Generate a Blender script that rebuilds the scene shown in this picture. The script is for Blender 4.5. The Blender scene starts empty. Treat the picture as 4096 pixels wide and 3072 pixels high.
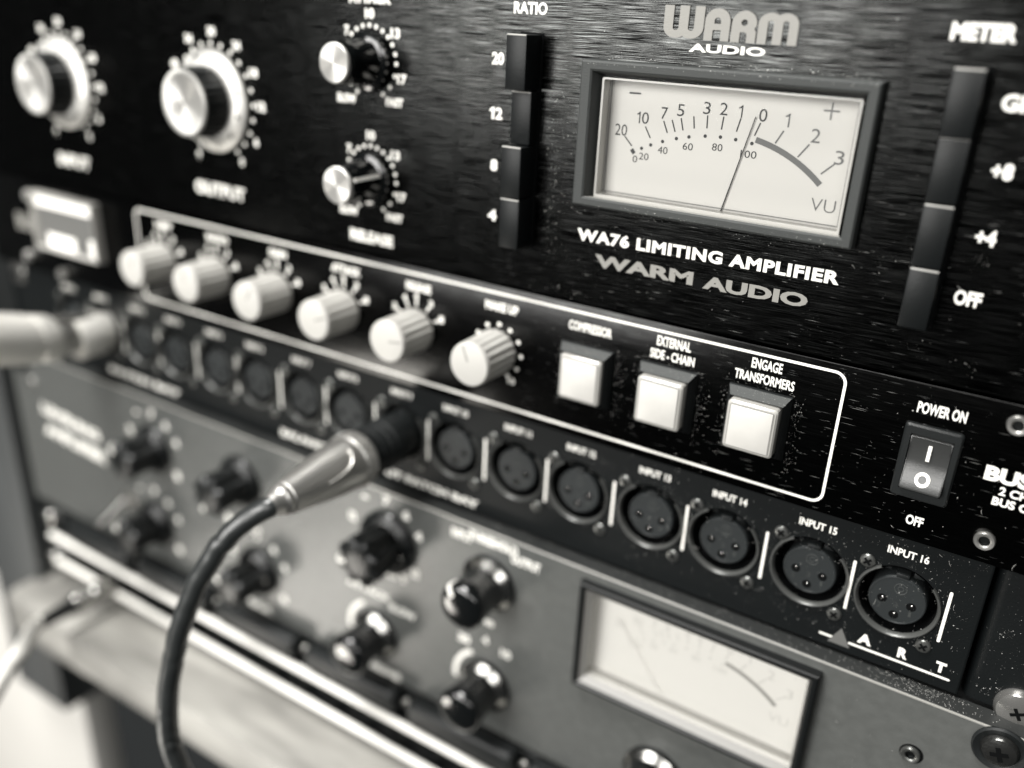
import bpy, bmesh, math, random
from mathutils import Vector, Matrix
random.seed(7)
sc = bpy.context.scene
COL = sc.collection
MM = 0.001
# ------------------------------------------------------------------ camera
cam_d = bpy.data.cameras.new('camera'); cam = bpy.data.objects.new('camera', cam_d); COL.objects.link(cam)
cam.location = (0.001265, -0.228865, 0.081578)
cam.rotation_euler = (math.radians(66.968), math.radians(-2.476), math.radians(32.462))
cam_d.sensor_width = 36; cam_d.lens = 3556 / 4096 * 36
cam_d.clip_start = 0.005; cam_d.clip_end = 20
cam_d.dof.use_dof = True; cam_d.dof.focus_distance = 0.234; cam_d.dof.aperture_fstop = 4.0
cam_d.dof.aperture_blades = 0
sc.camera = cam
# ------------------------------------------------------------------ world, lamps, exposure
w = bpy.data.worlds.new('World'); sc.world = w; w.use_nodes = True
bg = w.node_tree.nodes['Background']; bg.inputs[0].default_value = (0.94, 1.0, 1.0, 1); bg.inputs[1].default_value = 0.035
def area(name, loc, target, sx, sy, power, col=(1, 0.985, 0.955)):
    d = bpy.data.lights.new(name, 'AREA'); d.shape = 'RECTANGLE'; d.size = sx; d.size_y = sy; d.energy = power; d.color = col
    o = bpy.data.objects.new(name, d); COL.objects.link(o); o.location = loc
    o.rotation_euler = (Vector(target) - Vector(loc)).to_track_quat('-Z', 'Y').to_euler()
    return o
area('window_light', (-0.64, -1.25, 0.40), (-0.15, 0, 0.0), 0.80, 0.98, 27)
area('ceiling_light', (-0.45, -0.38, 1.2), (-0.25, 0, -0.1), 0.5, 0.4, 29)
area('bounce_fill', (-0.76, -0.58, -0.68), (-0.25, 0, -0.12), 0.24, 0.22, 2.4, (1, 0.95, 0.87))  # added low lamp standing in for light bounced from below left
area('glint_lamp', (0.45, -1.5, 0.66), (-0.05, 0, -0.05), 1.25, 0.42, 11)  # unseen area lamp added for glints on the rocker and knob skirts
sc.view_settings.view_transform = 'Standard'; sc.view_settings.look = 'None'
sc.view_settings.exposure = 0.05; sc.view_settings.gamma = 1
sc.render.engine = 'CYCLES'
sc.cycles.max_bounces = 6; sc.cycles.use_denoising = True

# ------------------------------------------------------------------ materials
def mat(name, col, rough=0.5, metal=0.0, spec=0.5, emit=0.0, coat=0.0, noise=None, bump=0.0, bscale=1500):
    m = bpy.data.materials.new(name); m.use_nodes = True
    nt = m.node_tree; b = nt.nodes['Principled BSDF']
    b.inputs['Base Color'].default_value = (*col, 1); b.inputs['Roughness'].default_value = rough
    b.inputs['Metallic'].default_value = metal; b.inputs['Specular IOR Level'].default_value = spec
    if coat: b.inputs['Coat Weight'].default_value = coat; b.inputs['Coat Roughness'].default_value = 0.08
    if emit: b.inputs['Emission Color'].default_value = (*col, 1); b.inputs['Emission Strength'].default_value = emit
    tc = nt.nodes.new('ShaderNodeTexCoord')
    if noise:
        sx, sy, sz, lo, hi = noise
        mp = nt.nodes.new('ShaderNodeMapping'); mp.inputs['Scale'].default_value = (sx, sy, sz)
        nz = nt.nodes.new('ShaderNodeTexNoise'); nz.inputs['Scale'].default_value = 1; nz.inputs['Detail'].default_value = 4
        nt.links.new(tc.outputs['Object'], mp.inputs['Vector']); nt.links.new(mp.outputs[0], nz.inputs['Vector'])
        rp = nt.nodes.new('ShaderNodeValToRGB')
        rp.color_ramp.elements[0].position = 0.35; rp.color_ramp.elements[1].position = 0.7
        rp.color_ramp.elements[0].color = (*[c * lo for c in col], 1); rp.color_ramp.elements[1].color = (*[c * hi for c in col], 1)
        nt.links.new(nz.outputs['Fac'], rp.inputs['Fac']); nt.links.new(rp.outputs[0], b.inputs['Base Color'])
    if bump:
        n2 = nt.nodes.new('ShaderNodeTexNoise'); n2.inputs['Scale'].default_value = bscale; n2.inputs['Detail'].default_value = 3
        nt.links.new(tc.outputs['Object'], n2.inputs['Vector'])
        bp = nt.nodes.new('ShaderNodeBump'); bp.inputs['Strength'].default_value = bump; bp.inputs['Distance'].default_value = 0.0002
        nt.links.new(n2.outputs['Fac'], bp.inputs['Height']); nt.links.new(bp.outputs[0], b.inputs['Normal'])
    return m
def brushed(name, lo, hi, rough, sx=140, sz=3600, p0=0.42, p1=0.8, bmp=0.3):
    m = bpy.data.materials.new(name); m.use_nodes = True
    nt = m.node_tree; b = nt.nodes['Principled BSDF']; N = nt.nodes.new; L = nt.links.new
    b.inputs['Metallic'].default_value = 1.0
    tc = N('ShaderNodeTexCoord')
    def nz(sc_, det, ramp, c0, c1):
        mp = N('ShaderNodeMapping'); mp.inputs['Scale'].default_value = sc_
        n = N('ShaderNodeTexNoise'); n.inputs['Scale'].default_value = 1; n.inputs['Detail'].default_value = det
        n.inputs['Roughness'].default_value = 0.65
        L(tc.outputs['Object'], mp.inputs['Vector']); L(mp.outputs[0], n.inputs['Vector'])
        r = N('ShaderNodeValToRGB'); r.color_ramp.elements[0].position, r.color_ramp.elements[1].position = ramp
        r.color_ramp.elements[0].color = (*c0, 1); r.color_ramp.elements[1].color = (*c1, 1)
        L(n.outputs['Fac'], r.inputs['Fac']); return n, r
    n1, r1 = nz((sx, 1, sz), 4, (p0, p1), [lo] * 3, [hi * 0.97, hi, hi * 0.98])
    n2, r2 = nz((sx * 0.5, 1, sz * 1.4), 2, (0.45, 0.75), [rough + 0.08] * 3, [rough - 0.06] * 3)
    L(r1.outputs[0], b.inputs['Base Color']); L(r2.outputs[0], b.inputs['Roughness'])
    bp = N('ShaderNodeBump'); bp.inputs['Strength'].default_value = bmp; bp.inputs['Distance'].default_value = 0.00006
    L(n1.outputs['Fac'], bp.inputs['Height']); L(bp.outputs[0], b.inputs['Normal'])
    return m
def turned(name, col, rough=0.34, metal=0.85):
    m = mat(name, col, rough, metal); nt = m.node_tree; b = nt.nodes['Principled BSDF']
    b.inputs['Anisotropic'].default_value = 0.9
    t = nt.nodes.new('ShaderNodeTangent'); t.direction_type = 'RADIAL'; t.axis = 'Y'
    nt.links.new(t.outputs[0], b.inputs['Tangent']); return m
def pane_mat(name):
    m = bpy.data.materials.new(name); m.use_nodes = True; nt = m.node_tree
    nt.nodes.clear(); N = nt.nodes.new; L = nt.links.new
    out = N('ShaderNodeOutputMaterial'); mx = N('ShaderNodeMixShader'); tr = N('ShaderNodeBsdfTransparent'); gl = N('ShaderNodeBsdfGlossy')
    gl.inputs['Roughness'].default_value = 0.05; fr = N('ShaderNodeFresnel'); fr.inputs['IOR'].default_value = 1.1
    L(fr.outputs[0], mx.inputs[0]); L(tr.outputs[0], mx.inputs[1]); L(gl.outputs[0], mx.inputs[2]); L(mx.outputs[0], out.inputs[0])
    return m
M = dict(
    anod=brushed('brushed black anodised metal', 0.0015, 0.21, 0.16, sx=80, sz=8500, bmp=0.24, p0=0.48, p1=0.80),
    anod2=brushed('satin black anodised metal', 0.020, 0.070, 0.15, sx=110, sz=3600, bmp=0.05, p0=0.5, p1=0.8),
    crinkle=mat('black powder coat', (0.0042, 0.0053, 0.0056), 0.45, spec=0.18, bump=0.25),
    plastic=mat('black plastic', (0.0046, 0.0055, 0.0057), 0.33, spec=0.45, bump=0.05, bscale=900),
    matteplastic=mat('matte black plastic', (0.0091, 0.0105, 0.0108), 0.42, spec=0.3, bump=0.25, bscale=2500),
    gloss=mat('glossy black bakelite', (0.0030, 0.0036, 0.0038), 0.14, spec=0.6, coat=0.4),
    void=mat('black void', (0.0015, 0.0018, 0.002), 0.8, spec=0.1),
    insert=mat('dark grey connector plastic', (0.0182, 0.0209, 0.0217), 0.45, spec=0.3, bump=0.1, bscale=2500),
    bezel=mat('grey meter bezel', (0.0380, 0.0410, 0.0399), 0.55, spec=0.3, bump=0.5, bscale=2500),
    rim=mat('lightened black metal rim', (0.0760, 0.0783, 0.0752), 0.32, metal=0.3, spec=0.6, bump=0.2, bscale=1800),  # base colour lightened so the rim shows its highlight
    ledge=mat('dusty bezel ledge', (0.2280, 0.2242, 0.2090), 0.7, bump=0.6, bscale=2500),
    crest=mat('painted edge highlight', (0.36, 0.355, 0.335), 0.4),
    barebevel=mat('bare metal edge', (0.4712, 0.4636, 0.4332), 0.35, metal=0.4),
    ink=mat('white print', (0.90, 0.885, 0.83), 0.5),
    button=mat('black button plastic', (0.0049, 0.0059, 0.0062), 0.4, spec=0.22, bump=0.15, bscale=1500),
    worn=mat('worn black steel', (0.10, 0.101, 0.098), 0.26, metal=0.9, bump=1.0, bscale=420),
    glow=mat('painted meter glow', (0.85, 0.83, 0.78), 0.4, emit=0.55),
    meterlip=mat('smoked meter lip', (0.2052, 0.2014, 0.1900), 0.3),
    rocker=mat('silvery black rocker', (0.030, 0.031, 0.0305), 0.30, spec=1.0, bump=0.15, bscale=2500),
    trigrey=mat('dark grey print', (0.1140, 0.1140, 0.1087), 0.5),
    screw=mat('dull screw steel', (0.1672, 0.1710, 0.1634), 0.3, metal=0.8, bump=0.4, bscale=900),
    greyink=mat('grey print', (0.2280, 0.2227, 0.2052), 0.5, bump=0.2, bscale=4000),
    cream=mat('cream knob plastic', (0.4712, 0.4621, 0.4347), 0.4, spec=0.5),
    lamp=mat('lit translucent button', (0.50, 0.49, 0.463), 0.33, emit=0.06, noise=(130, 130, 130, 0.94, 1.04)),
    lens=mat('clear button rim', (0.3800, 0.3724, 0.3496), 0.2, spec=0.6),
    face=mat('meter card', (0.4674, 0.4583, 0.4309), 0.6, emit=0.04),
    face2=mat('dusty meter card', (0.5624, 0.5510, 0.5168), 0.6, emit=0.04),
    scale=mat('meter print black', (0.02, 0.021, 0.021), 0.6),
    redink=mat('meter print mid grey', (0.0988, 0.1003, 0.0973), 0.6),
    faint=mat('faded meter print', (0.4560, 0.4469, 0.4203), 0.6),
    pane=pane_mat('clear pane'),
    alu=mat('spun aluminium', (0.6232, 0.6156, 0.5852), 0.36, metal=0.55),
    turned=turned('turned aluminium', (0.53, 0.522, 0.497), 0.4, 0.62),
    satin=mat('satin silver', (0.80, 0.785, 0.74), 0.38, metal=0.4),
    steel=mat('nickel steel', (0.52, 0.512, 0.49), 0.37, metal=0.92, bump=0.1, bscale=700),
    chrome=mat('polished steel', (0.46, 0.453, 0.434), 0.2, metal=0.85, bump=0.12, bscale=500),
    darksteel=mat('blackened steel', (0.0646, 0.0684, 0.0684), 0.33, metal=1.0, bump=0.3, bscale=900),
    grey=mat('grey enamel', (0.0851, 0.0882, 0.0844), 0.30, spec=0.5, noise=(260, 260, 320, 0.90, 1.08), bump=0.25, bscale=2200),
    greyedge=mat('dark lip sheet', (0.0152, 0.0167, 0.0163), 0.6),
    rail=mat('white enamel rail', (0.90, 0.885, 0.835), 0.35),
    wood=mat('pale sanded wood', (0.3040, 0.2964, 0.2736), 0.6, noise=(14, 70, 70, 0.55, 1.2)),
    wooddark=mat('stained wood', (0.0418, 0.0456, 0.0464), 0.55, noise=(60, 60, 6, 0.75, 1.3)),
    white=mat('white laminate', (0.5016, 0.4902, 0.4636), 0.5, noise=(6, 6, 5, 0.9, 1.05)),
    cable=mat('black rubber cable', (0.0182, 0.0205, 0.0205), 0.34, spec=0.8, bump=0.5, bscale=350),
    wcable=mat('white rubber cable', (0.5776, 0.5662, 0.5320), 0.45),
    dust=mat('dust', (0.42, 0.415, 0.395), 0.8),
    scratch=mat('bright scratch', (0.2280, 0.2280, 0.2204), 0.4, metal=0.5),
    scratchdim=mat('dim scratch', (0.0646, 0.0661, 0.0654), 0.4, metal=0.3),
    skirt=mat('skirt highlight metal', (0.4180, 0.4142, 0.3952), 0.2, metal=1.0),
    room=mat('dim room surface', (0.0106, 0.0118, 0.0122), 0.8),
)
# ------------------------------------------------------------------ mesh helpers (millimetres, world axes: X right, Y into the rack, Z up)
class MB:
    def __init__(s): s.bm = bmesh.new()
    def box(s, x0, x1, y0, y1, z0, z1, bev=0.0, seg=2):
        t = bmesh.new(); bmesh.ops.create_cube(t, size=1)
        for v in t.verts: v.co = Vector(((x0 + x1) / 2 + v.co.x * (x1 - x0), (y0 + y1) / 2 + v.co.y * (y1 - y0), (z0 + z1) / 2 + v.co.z * (z1 - z0)))
        if bev: bmesh.ops.bevel(t, geom=t.edges[:], offset=bev, segments=seg, affect='EDGES', profile=0.5)
        s.merge(t); return s
    def merge(s, t, mtx=None):
        me = bpy.data.meshes.new('tmp'); t.to_mesh(me); t.free()
        if mtx: me.transform(mtx)
        s.bm.from_mesh(me); bpy.data.meshes.remove(me)
    def lathe(s, cx, cz, prof, n=48, flute=None, a0=0, a1=360, cap0=True, cap1=True):
        """profile of (radius, y); flute = (count, depth, first row, last row)"""
        full = abs(a1 - a0) >= 360; m = n if full else n + 1; rings = []
        for k, (r, y) in enumerate(prof):
            ring = []
            for i in range(m):
                a = math.radians(a0 + (a1 - a0) * i / n); rr = r
                if flute and flute[2] <= k <= flute[3]: rr = r - flute[1] * (0.5 + 0.5 * math.cos(a * flute[0]))
                ring.append(s.bm.verts.new((cx + rr * math.cos(a), y, cz + rr * math.sin(a))))
            rings.append(ring)
        for A, B in zip(rings, rings[1:]):
            for i in range(n):
                j = (i + 1) % m
                try: s.bm.faces.new((A[i], A[j], B[j], B[i]))
                except ValueError: pass
        if full:
            if cap0: s.bm.faces.new(rings[0])
            if cap1: s.bm.faces.new(rings[-1])
        return s
    def prism(s, pts, y0, y1):
        a = [s.bm.verts.new((x, y0, z)) for x, z in pts]; b = [s.bm.verts.new((x, y1, z)) for x, z in pts]; n = len(pts)
        s.bm.faces.new(a); s.bm.faces.new(b)
        for i in range(n): s.bm.faces.new((a[i], a[(i + 1) % n], b[(i + 1) % n], b[i]))
        return s
    def tube(s, pts, r, n=16, caps=True):
        pts = [Vector(p) for p in pts]; rings = []; up = Vector((0.2, 0.3, 1))
        rad = r if isinstance(r, (list, tuple)) else [r] * len(pts)
        for i, p in enumerate(pts):
            d = (pts[min(i + 1, len(pts) - 1)] - pts[max(i - 1, 0)]).normalized()
            u = (up - d * up.dot(d)).normalized(); v = d.cross(u)
            rings.append([s.bm.verts.new(p + (u * math.cos(2 * math.pi * k / n) + v * math.sin(2 * math.pi * k / n)) * rad[i]) for k in range(n)]); up = u
        for A, B in zip(rings, rings[1:]):
            for k in range(n): s.bm.faces.new((A[k], A[(k + 1) % n], B[(k + 1) % n], B[k]))
        if caps: s.bm.faces.new(rings[0]); s.bm.faces.new(rings[-1])
        return s
    def ring(s, outer, inner, y0, y1):
        """frame between two outlines of equal length"""
        n = len(outer); O0 = [s.bm.verts.new((x, y0, z)) for x, z in outer]; I0 = [s.bm.verts.new((x, y0, z)) for x, z in inner]
        O1 = [s.bm.verts.new((x, y1, z)) for x, z in outer]; I1 = [s.bm.verts.new((x, y1, z)) for x, z in inner]
        for i in range(n):
            j = (i + 1) % n
            for q in ((O0[i], O0[j], I0[j], I0[i]), (O1[i], O1[j], I1[j], I1[i]), (O0[i], O0[j], O1[j], O1[i]), (I0[i], I0[j], I1[j], I1[i])): s.bm.faces.new(q)
        return s
    def loft(s, loops, cap=True):
        """loops of (x, y, z) with equal counts"""
        R = [[s.bm.verts.new(p) for p in l] for l in loops]; n = len(R[0])
        for A, B in zip(R, R[1:]):
            for i in range(n): s.bm.faces.new((A[i], A[(i + 1) % n], B[(i + 1) % n], B[i]))
        if cap: s.bm.faces.new(R[0]); s.bm.faces.new(R[-1])
        return s
    def flat(s, pts, y):
        s.bm.faces.new([s.bm.verts.new((x, y, z)) for x, z in pts]); return s
def rrect(x0, x1, z0, z1, r, k=5):
    out = []
    for cx, cz, a in ((x1 - r, z1 - r, 0), (x0 + r, z1 - r, 90), (x0 + r, z0 + r, 180), (x1 - r, z0 + r, 270)):
        for i in range(k + 1):
            t = math.radians(a + 90 * i / k); out.append((cx + r * math.cos(t), cz + r * math.sin(t)))
    return out
def rect_loop(x0, x1, z0, z1, y): return [(x0, y, z0), (x1, y, z0), (x1, y, z1), (x0, y, z1)]
ORG = {}
def thing(name, loc, label, cat, group=None, kind=None):
    o = bpy.data.objects.new(name, None); COL.objects.link(o); o.location = Vector(loc) * MM
    o.empty_display_size = 0.01
    o['label'] = label; o['category'] = cat
    if group: o['group'] = group
    if kind: o['kind'] = kind
    ORG[o.name] = Vector(loc); return o
def part(name, mb, m, parent, label=None, smooth=35):
    """one mesh object under its thing (or, one level deeper, under a part)"""
    me = bpy.data.meshes.new(name)
    bm = mb.bm; bmesh.ops.recalc_face_normals(bm, faces=bm.faces[:]); bm.to_mesh(me); bm.free()
    org = ORG[parent.name] if parent else Vector((0, 0, 0))
    me.transform(Matrix.Scale(MM, 4) @ Matrix.Translation(-org))
    if smooth:
        for p in me.polygons: p.use_smooth = True
        me.set_sharp_from_angle(angle=math.radians(smooth))
    me.materials.append(M[m] if isinstance(m, str) else m)
    o = bpy.data.objects.new(name, me); COL.objects.link(o); o.parent = parent
    ORG[o.name] = org
    if label: o['label'] = label
    return o
_dg = None
def glyphs(s, bold=0.0, spacing=1.0):
    c = bpy.data.curves.new('t', 'FONT'); c.body = s; c.size = 1; c.offset = bold; c.space_character = spacing; c.resolution_u = 3
    o = bpy.data.objects.new('t', c); COL.objects.link(o)
    dg = bpy.context.evaluated_depsgraph_get(); e = o.evaluated_get(dg); me = e.to_mesh()
    V = [(v.co.x, v.co.y) for v in me.vertices]; F = [tuple(p.vertices) for p in me.polygons]
    e.to_mesh_clear(); bpy.data.objects.remove(o); bpy.data.curves.remove(c)
    return V, F
def text(mb, s, x0, x1, z0, z1, y, bold=0.02, slope=0.0, spacing=1.0, rot=0.0):
    V, F = glyphs(s, bold, spacing)
    ax, bx = min(v[0] for v in V), max(v[0] for v in V); az, bz = min(v[1] for v in V), max(v[1] for v in V)
    cx, cz = (x0 + x1) / 2, (z0 + z1) / 2; ca, sa = math.cos(math.radians(rot)), math.sin(math.radians(rot)); vs = []
    for vx, vz in V:
        x = x0 + (vx - ax) / (bx - ax) * (x1 - x0); z = z0 + (vz - az) / (bz - az) * (z1 - z0)
        dx, dz = x - cx, z - cz; x, z = cx + dx * ca - dz * sa, cz + dx * sa + dz * ca
        vs.append(mb.bm.verts.new((x, y, z + slope * (x - x0))))
    for f in F:
        try: mb.bm.faces.new([vs[i] for i in f])
        except ValueError: pass
    return mb
def one(mb, x0, x1, z0, z1, y, stroke=0.3):
    h = z1 - z0; w_ = x1 - x0; s_ = stroke
    mb.flat([(x1 - s_, z0), (x1, z0), (x1, z1), (x1 - s_ * 0.8, z1), (x1 - s_ - w_ * 0.25, z1 - h * 0.12), (x0, z1 - h * 0.19), (x0, z1 - h * 0.19 - s_ * 0.8), (x1 - s_, z1 - h * 0.19 - s_ * 0.5)], y); return mb
def word(parent, s, x0, x1, z0, z1, y, bold=0.02, m='ink', name='lettering', **k):
    return part(name, text(MB(), s, x0, x1, z0, z1, y, bold, **k), m, parent, smooth=0)
def shape(outlines, x0, x1, z0, z1, y, t=0.12):
    """filled outline (unit square) with holes, t thick on each side of y"""
    c = bpy.data.curves.new('s', 'CURVE'); c.dimensions = '2D'; c.fill_mode = 'BOTH'; c.extrude = t
    for pts in outlines:
        sp = c.splines.new('POLY'); sp.points.add(len(pts) - 1); sp.use_cyclic_u = True
        for p, (a, b) in zip(sp.points, pts): p.co = (x0 + a * (x1 - x0), z0 + b * (z1 - z0), 0, 1)
    o = bpy.data.objects.new('s', c); COL.objects.link(o)
    dg = bpy.context.evaluated_depsgraph_get(); e = o.evaluated_get(dg); me = e.to_mesh()
    mb = MB(); mb.bm.from_mesh(me)
    for v in mb.bm.verts: v.co = Vector((v.co.x, y - v.co.z, v.co.y))
    bmesh.ops.remove_doubles(mb.bm, verts=mb.bm.verts[:], dist=0.0005)
    e.to_mesh_clear(); bpy.data.objects.remove(o); bpy.data.curves.remove(c)
    return mb
def arc(cx, cz, rx, rz, a0, a1, n=14): return [(cx + rx * math.cos(math.radians(a0 + (a1 - a0) * i / n)), cz + rz * math.sin(math.radians(a0 + (a1 - a0) * i / n))) for i in range(n + 1)]
def pol(cx, cz, r, a): return cx + r * math.cos(math.radians(a)), cz + r * math.sin(math.radians(a))
def dots(mb, cx, cz, r, angs, rad, y):
    for a in angs:
        x, z = pol(cx, cz, r, a); mb.flat([pol(x, z, rad, k * 36) for k in range(10)], y)
    return mb
def cross_screw(parent, x, z, y, r, m='darksteel', dome=1.2, rot=45, name='screw', washer=None, arm=0.58, thick=0.16):
    """round head with a cross recess, facing the camera side; washer = (radius, material)"""
    s = part(name, MB().lathe(x, z, [(r, y), (r, y - dome * 0.35), (r * 0.86, y - dome * 0.78), (r * 0.5, y - dome), (0.02, y - dome * 1.04)], 40), m, parent)
    c = MB(); yy = y - dome * 1.1; k = r * thick
    for d in (0, 90):
        a = math.radians(rot + d); ux, uz = math.cos(a), math.sin(a); L = r * arm; off = 0.0 if d == 0 else 0.012
        c.prism([(x + ux * L - uz * k, z + uz * L + ux * k), (x - ux * L - uz * k, z - uz * L + ux * k), (x - ux * L + uz * k, z - uz * L - ux * k), (x + ux * L + uz * k, z + uz * L - ux * k)], yy - off, y - dome * 0.6)
    part('cross_recess', c, 'void', s, smooth=0)
    if washer: part('washer', MB().lathe(x, z, [(washer[0], y + 0.02), (washer[0], y - 0.5), (washer[0] * 0.93, y - 1.0), (r * 1.0, y - 0.3)], 48, cap1=False), washer[1], s)
    return s
def hex_screw(parent, x, z, y, r, m='steel', name='hex_screw'):
    """socket cap screw: dished ring with a hexagon recess"""
    h = r * 0.52
    s = part(name, MB().lathe(x, z, [(r, y), (r, y - 0.7), (r * 0.9, y - 1.1), (r * 0.66, y - 1.05), (h, y - 0.75)], 40, cap1=False), m, parent)
    hx = [pol(x, z, h * 1.12, 15 + 60 * k) for k in range(6)]
    part('hexagon_recess', MB().loft([[(a, y - 0.76, b) for a, b in hx], [(x + (a - x) * 0.9, y + 0.6, z + (b - z) * 0.9) for a, b in hx]], cap=False).flat([(x + (a - x) * 0.9, z + (b - z) * 0.9) for a, b in hx], y - 0.05), 'darksteel', s, smooth=0)
    return s

# ================================================================== 1. LIMITING AMPLIFIER (two units high, brushed black)
T = thing('limiting_amplifier', (-200, 0, 0.3), 'brushed black rack amplifier with a large white VU meter, topmost unit in the rack', 'audio amplifier')
def plate(x0, x1, z0, z1, y0, y1, bev=0.45): return MB().box(x0, x1, y0, y1, z0, z1, bev, 2)
def holed_plate(x0, x1, z0, z1, hole, y0=0, y1=4, e=0.5):
    R = rect_loop
    return MB().loft([R(x0, x1, z0, z1, y1), R(x0, x1, z0, z1, y0 + e), R(x0 + e, x1 - e, z0 + e, z1 - e, y0), R(*hole, y0), R(*hole, y1)], cap=False)
part('faceplate', holed_plate(-441, 41, 0.25, 88.6, (-117, -43, 32, 67.5)), 'anod', T, smooth=20)
part('chassis', MB().box(-425, 25, 4.2, 200, 2, 87), 'room', T, smooth=0)
IY = -0.06
word(T, 'RATIO', -143.6, -132.7, 79.7, 82.9, IY, 0.035)
word(T, 'METER', -29.9, -16.8, 78.9, 82.6, IY, 0.045)
word(T, 'ATTACK', -205.0, -188.0, 80.4, 84.3, IY, 0.045)
word(T, 'RELEASE', -207.0, -188.1, 4.6, 8.5, IY, 0.045)
word(T, 'INPUT', -375.0, -353.2, 9.6, 14.6, IY, 0.05)
word(T, 'OUTPUT', -286.2, -259.0, 9.8, 14.7, IY, 0.05)
for s, x0, x1, z0 in (('20', -150.4, -146.3, 65.8), ('12', -150.6, -146.2, 50.5), ('8', -149.7, -147.3, 35.4), ('4', -150.1, -147.0, 20.2)):
    if s == '12':
        o12 = one(MB(), x0, x0 + 1.6, z0, z0 + 3.4, IY, 0.85); text(o12, '2', x0 + 2.05, x1, z0, z0 + 3.4, IY, 0.035); part('lettering', o12, 'ink', T, smooth=0)
    else: word(T, s, x0, x1, z0, z0 + 3.4, IY, 0.035)
for s, x0, x1, z0 in (('GR', -16.7, -9.6, 65.0), ('+8', -15.4, -10.9, 50.5), ('+4', -15.3, -10.9, 35.5), ('OFF', -16.6, -10.6, 20.8)):
    word(T, s, x0, x1, z0, z0 + 3.7, IY, 0.04)
word(T, 'WA76 LIMITING AMPLIFIER', -118.4, -43.1, 19.15, 22.85, IY, 0.045, slope=0.012, spacing=1.1)
word(T, 'WARM', -112.1, -81.5, 12.3, 16.1, IY, 0.045, m='greyink', slope=0.006)
word(T, 'AUDIO', -78.6, -49.9, 12.3, 16.0, IY, 0.045, m='greyink', slope=0.01)
part('mounting_hole', MB().lathe(-79.9, 13.1, [(1.45, -0.05), (1.45, 0.3)], 24), 'void', T)
word(T, 'AUDIO', -90.3, -70.5, 72.85, 74.85, IY, 0.03)
# rounded seventies letters of the emblem
sW, gW = 0.235, 0.1475
def letter_w():
    c1, c2 = sW + gW / 2, 1 - sW - gW / 2; rx, rz = c1, 0.34
    t = math.degrees(math.acos((0.5 - c1) / rx))
    p = [(0, 1)] + arc(c1, rz, rx, rz, 180, 360 - t, 12) + arc(c2, rz, rx, rz, 180 + t, 360, 12) + [(1, 1), (1 - sW, 1)]
    p += arc(c2, 0.32, gW / 2, 0.075, 0, -180, 10) + [(1 - sW - gW, 1), (sW + gW, 1)] + arc(c1, 0.32, gW / 2, 0.075, 0, -180, 10) + [(sW, 1)]
    return [p]
LW = letter_w(); LM = [[(x, 1 - z) for x, z in LW[0]]]
LA = [[(0, 0)] + arc(0.5, 0.6, 0.5, 0.4, 180, 0, 20) + [(1, 0), (0.66, 0), (0.66, 0.33), (0.34, 0.33), (0.34, 0)], [(0.37, 0.53), (0.63, 0.53)] + arc(0.5, 0.62, 0.13, 0.1, 0, 180, 10)]
LR = [[(0, 0)] + arc(0.5, 0.6, 0.5, 0.4, 180, 0, 20) + arc(0.8, 0.58, 0.2, 0.13, 0, -50, 6) + [(0.93, 0.42), (0.99, 0.38), (1, 0.3), (1, 0), (0.64, 0), (0.64, 0.27), (0.56, 0.33), (0.36, 0.33), (0.36, 0)], arc(0.5, 0.63, 0.13, 0.1, 0, 360, 16)[:-1]]
LG = MB()
for out, x0, x1, z0, z1 in ((LW, -97.8, -87.0, 75.9, 83.6), (LA, -86.7, -80.15, 75.75, 83.3), (LR, -79.7, -73.4, 75.7, 83.0), (LM, -73.0, -63.2, 75.65, 82.8)):
    t = shape(out, x0, x1, z0, z1, -0.25)
    LG.merge(t.bm)
part('emblem', LG, 'greyink', T, 'grey rounded letters of the maker emblem', smooth=0)

def big_dial(cx, cz, labels, rnum, rdot, rot):
    d = part('dial_knob', MB().lathe(cx, cz, [(12.6, -4.3), (12.2, -9), (11.6, -13.2)], 60, flute=(30, 0.5, 0, 2)), 'plastic', T)
    part('dial_skirt', MB().lathe(cx, cz, [(16.6, -0.3), (18.2, -1.0), (18.0, -2.0), (14.2, -4.2), (12.0, -4.35)], 64), 'turned', d)
    part('knob_cap', MB().lathe(cx, cz, [(11.5, -13.25), (11.5, -14.0), (10.9, -14.5), (9.5, -14.55), (9.0, -14.3), (0.02, -14.15)], 56), 'turned', d)
    sk = MB()
    for k in range(11):
        a = rot + k * 30; x, z = pol(cx, cz, 15.6, a); text(sk, str(k), x - 0.9, x + 0.9, z - 1, z + 1, -3.75, 0.03, rot=a - 90)
    part('skirt_numbers', sk, 'scale', d, smooth=0)
    n = MB()
    for s, a in labels:
        x, z = pol(cx, cz, rnum, a); wd = 1.0 * len(s)
        text(n, s, x - wd, x + wd, z - 1.55, z + 1.55, IY, 0.05)
    part('scale_numbers', n, 'ink', T, smooth=0)
    part('scale_dots', dots(MB(), cx, cz, rdot, range(-60, 241, 15), 0.8, IY), 'ink', T, smooth=0)
nums = [('0', -60), ('6', -32), ('12', 0), ('18', 28), ('24', 56), ('30', 88), ('36', 119), ('48', 151), ('60', 182), ('∞', 241)]
big_dial(-362.3, 44.3, nums, 23.6, 19.7, 40)
big_dial(-271.0, 45.1, nums, 23.7, 19.7, 75)
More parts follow.
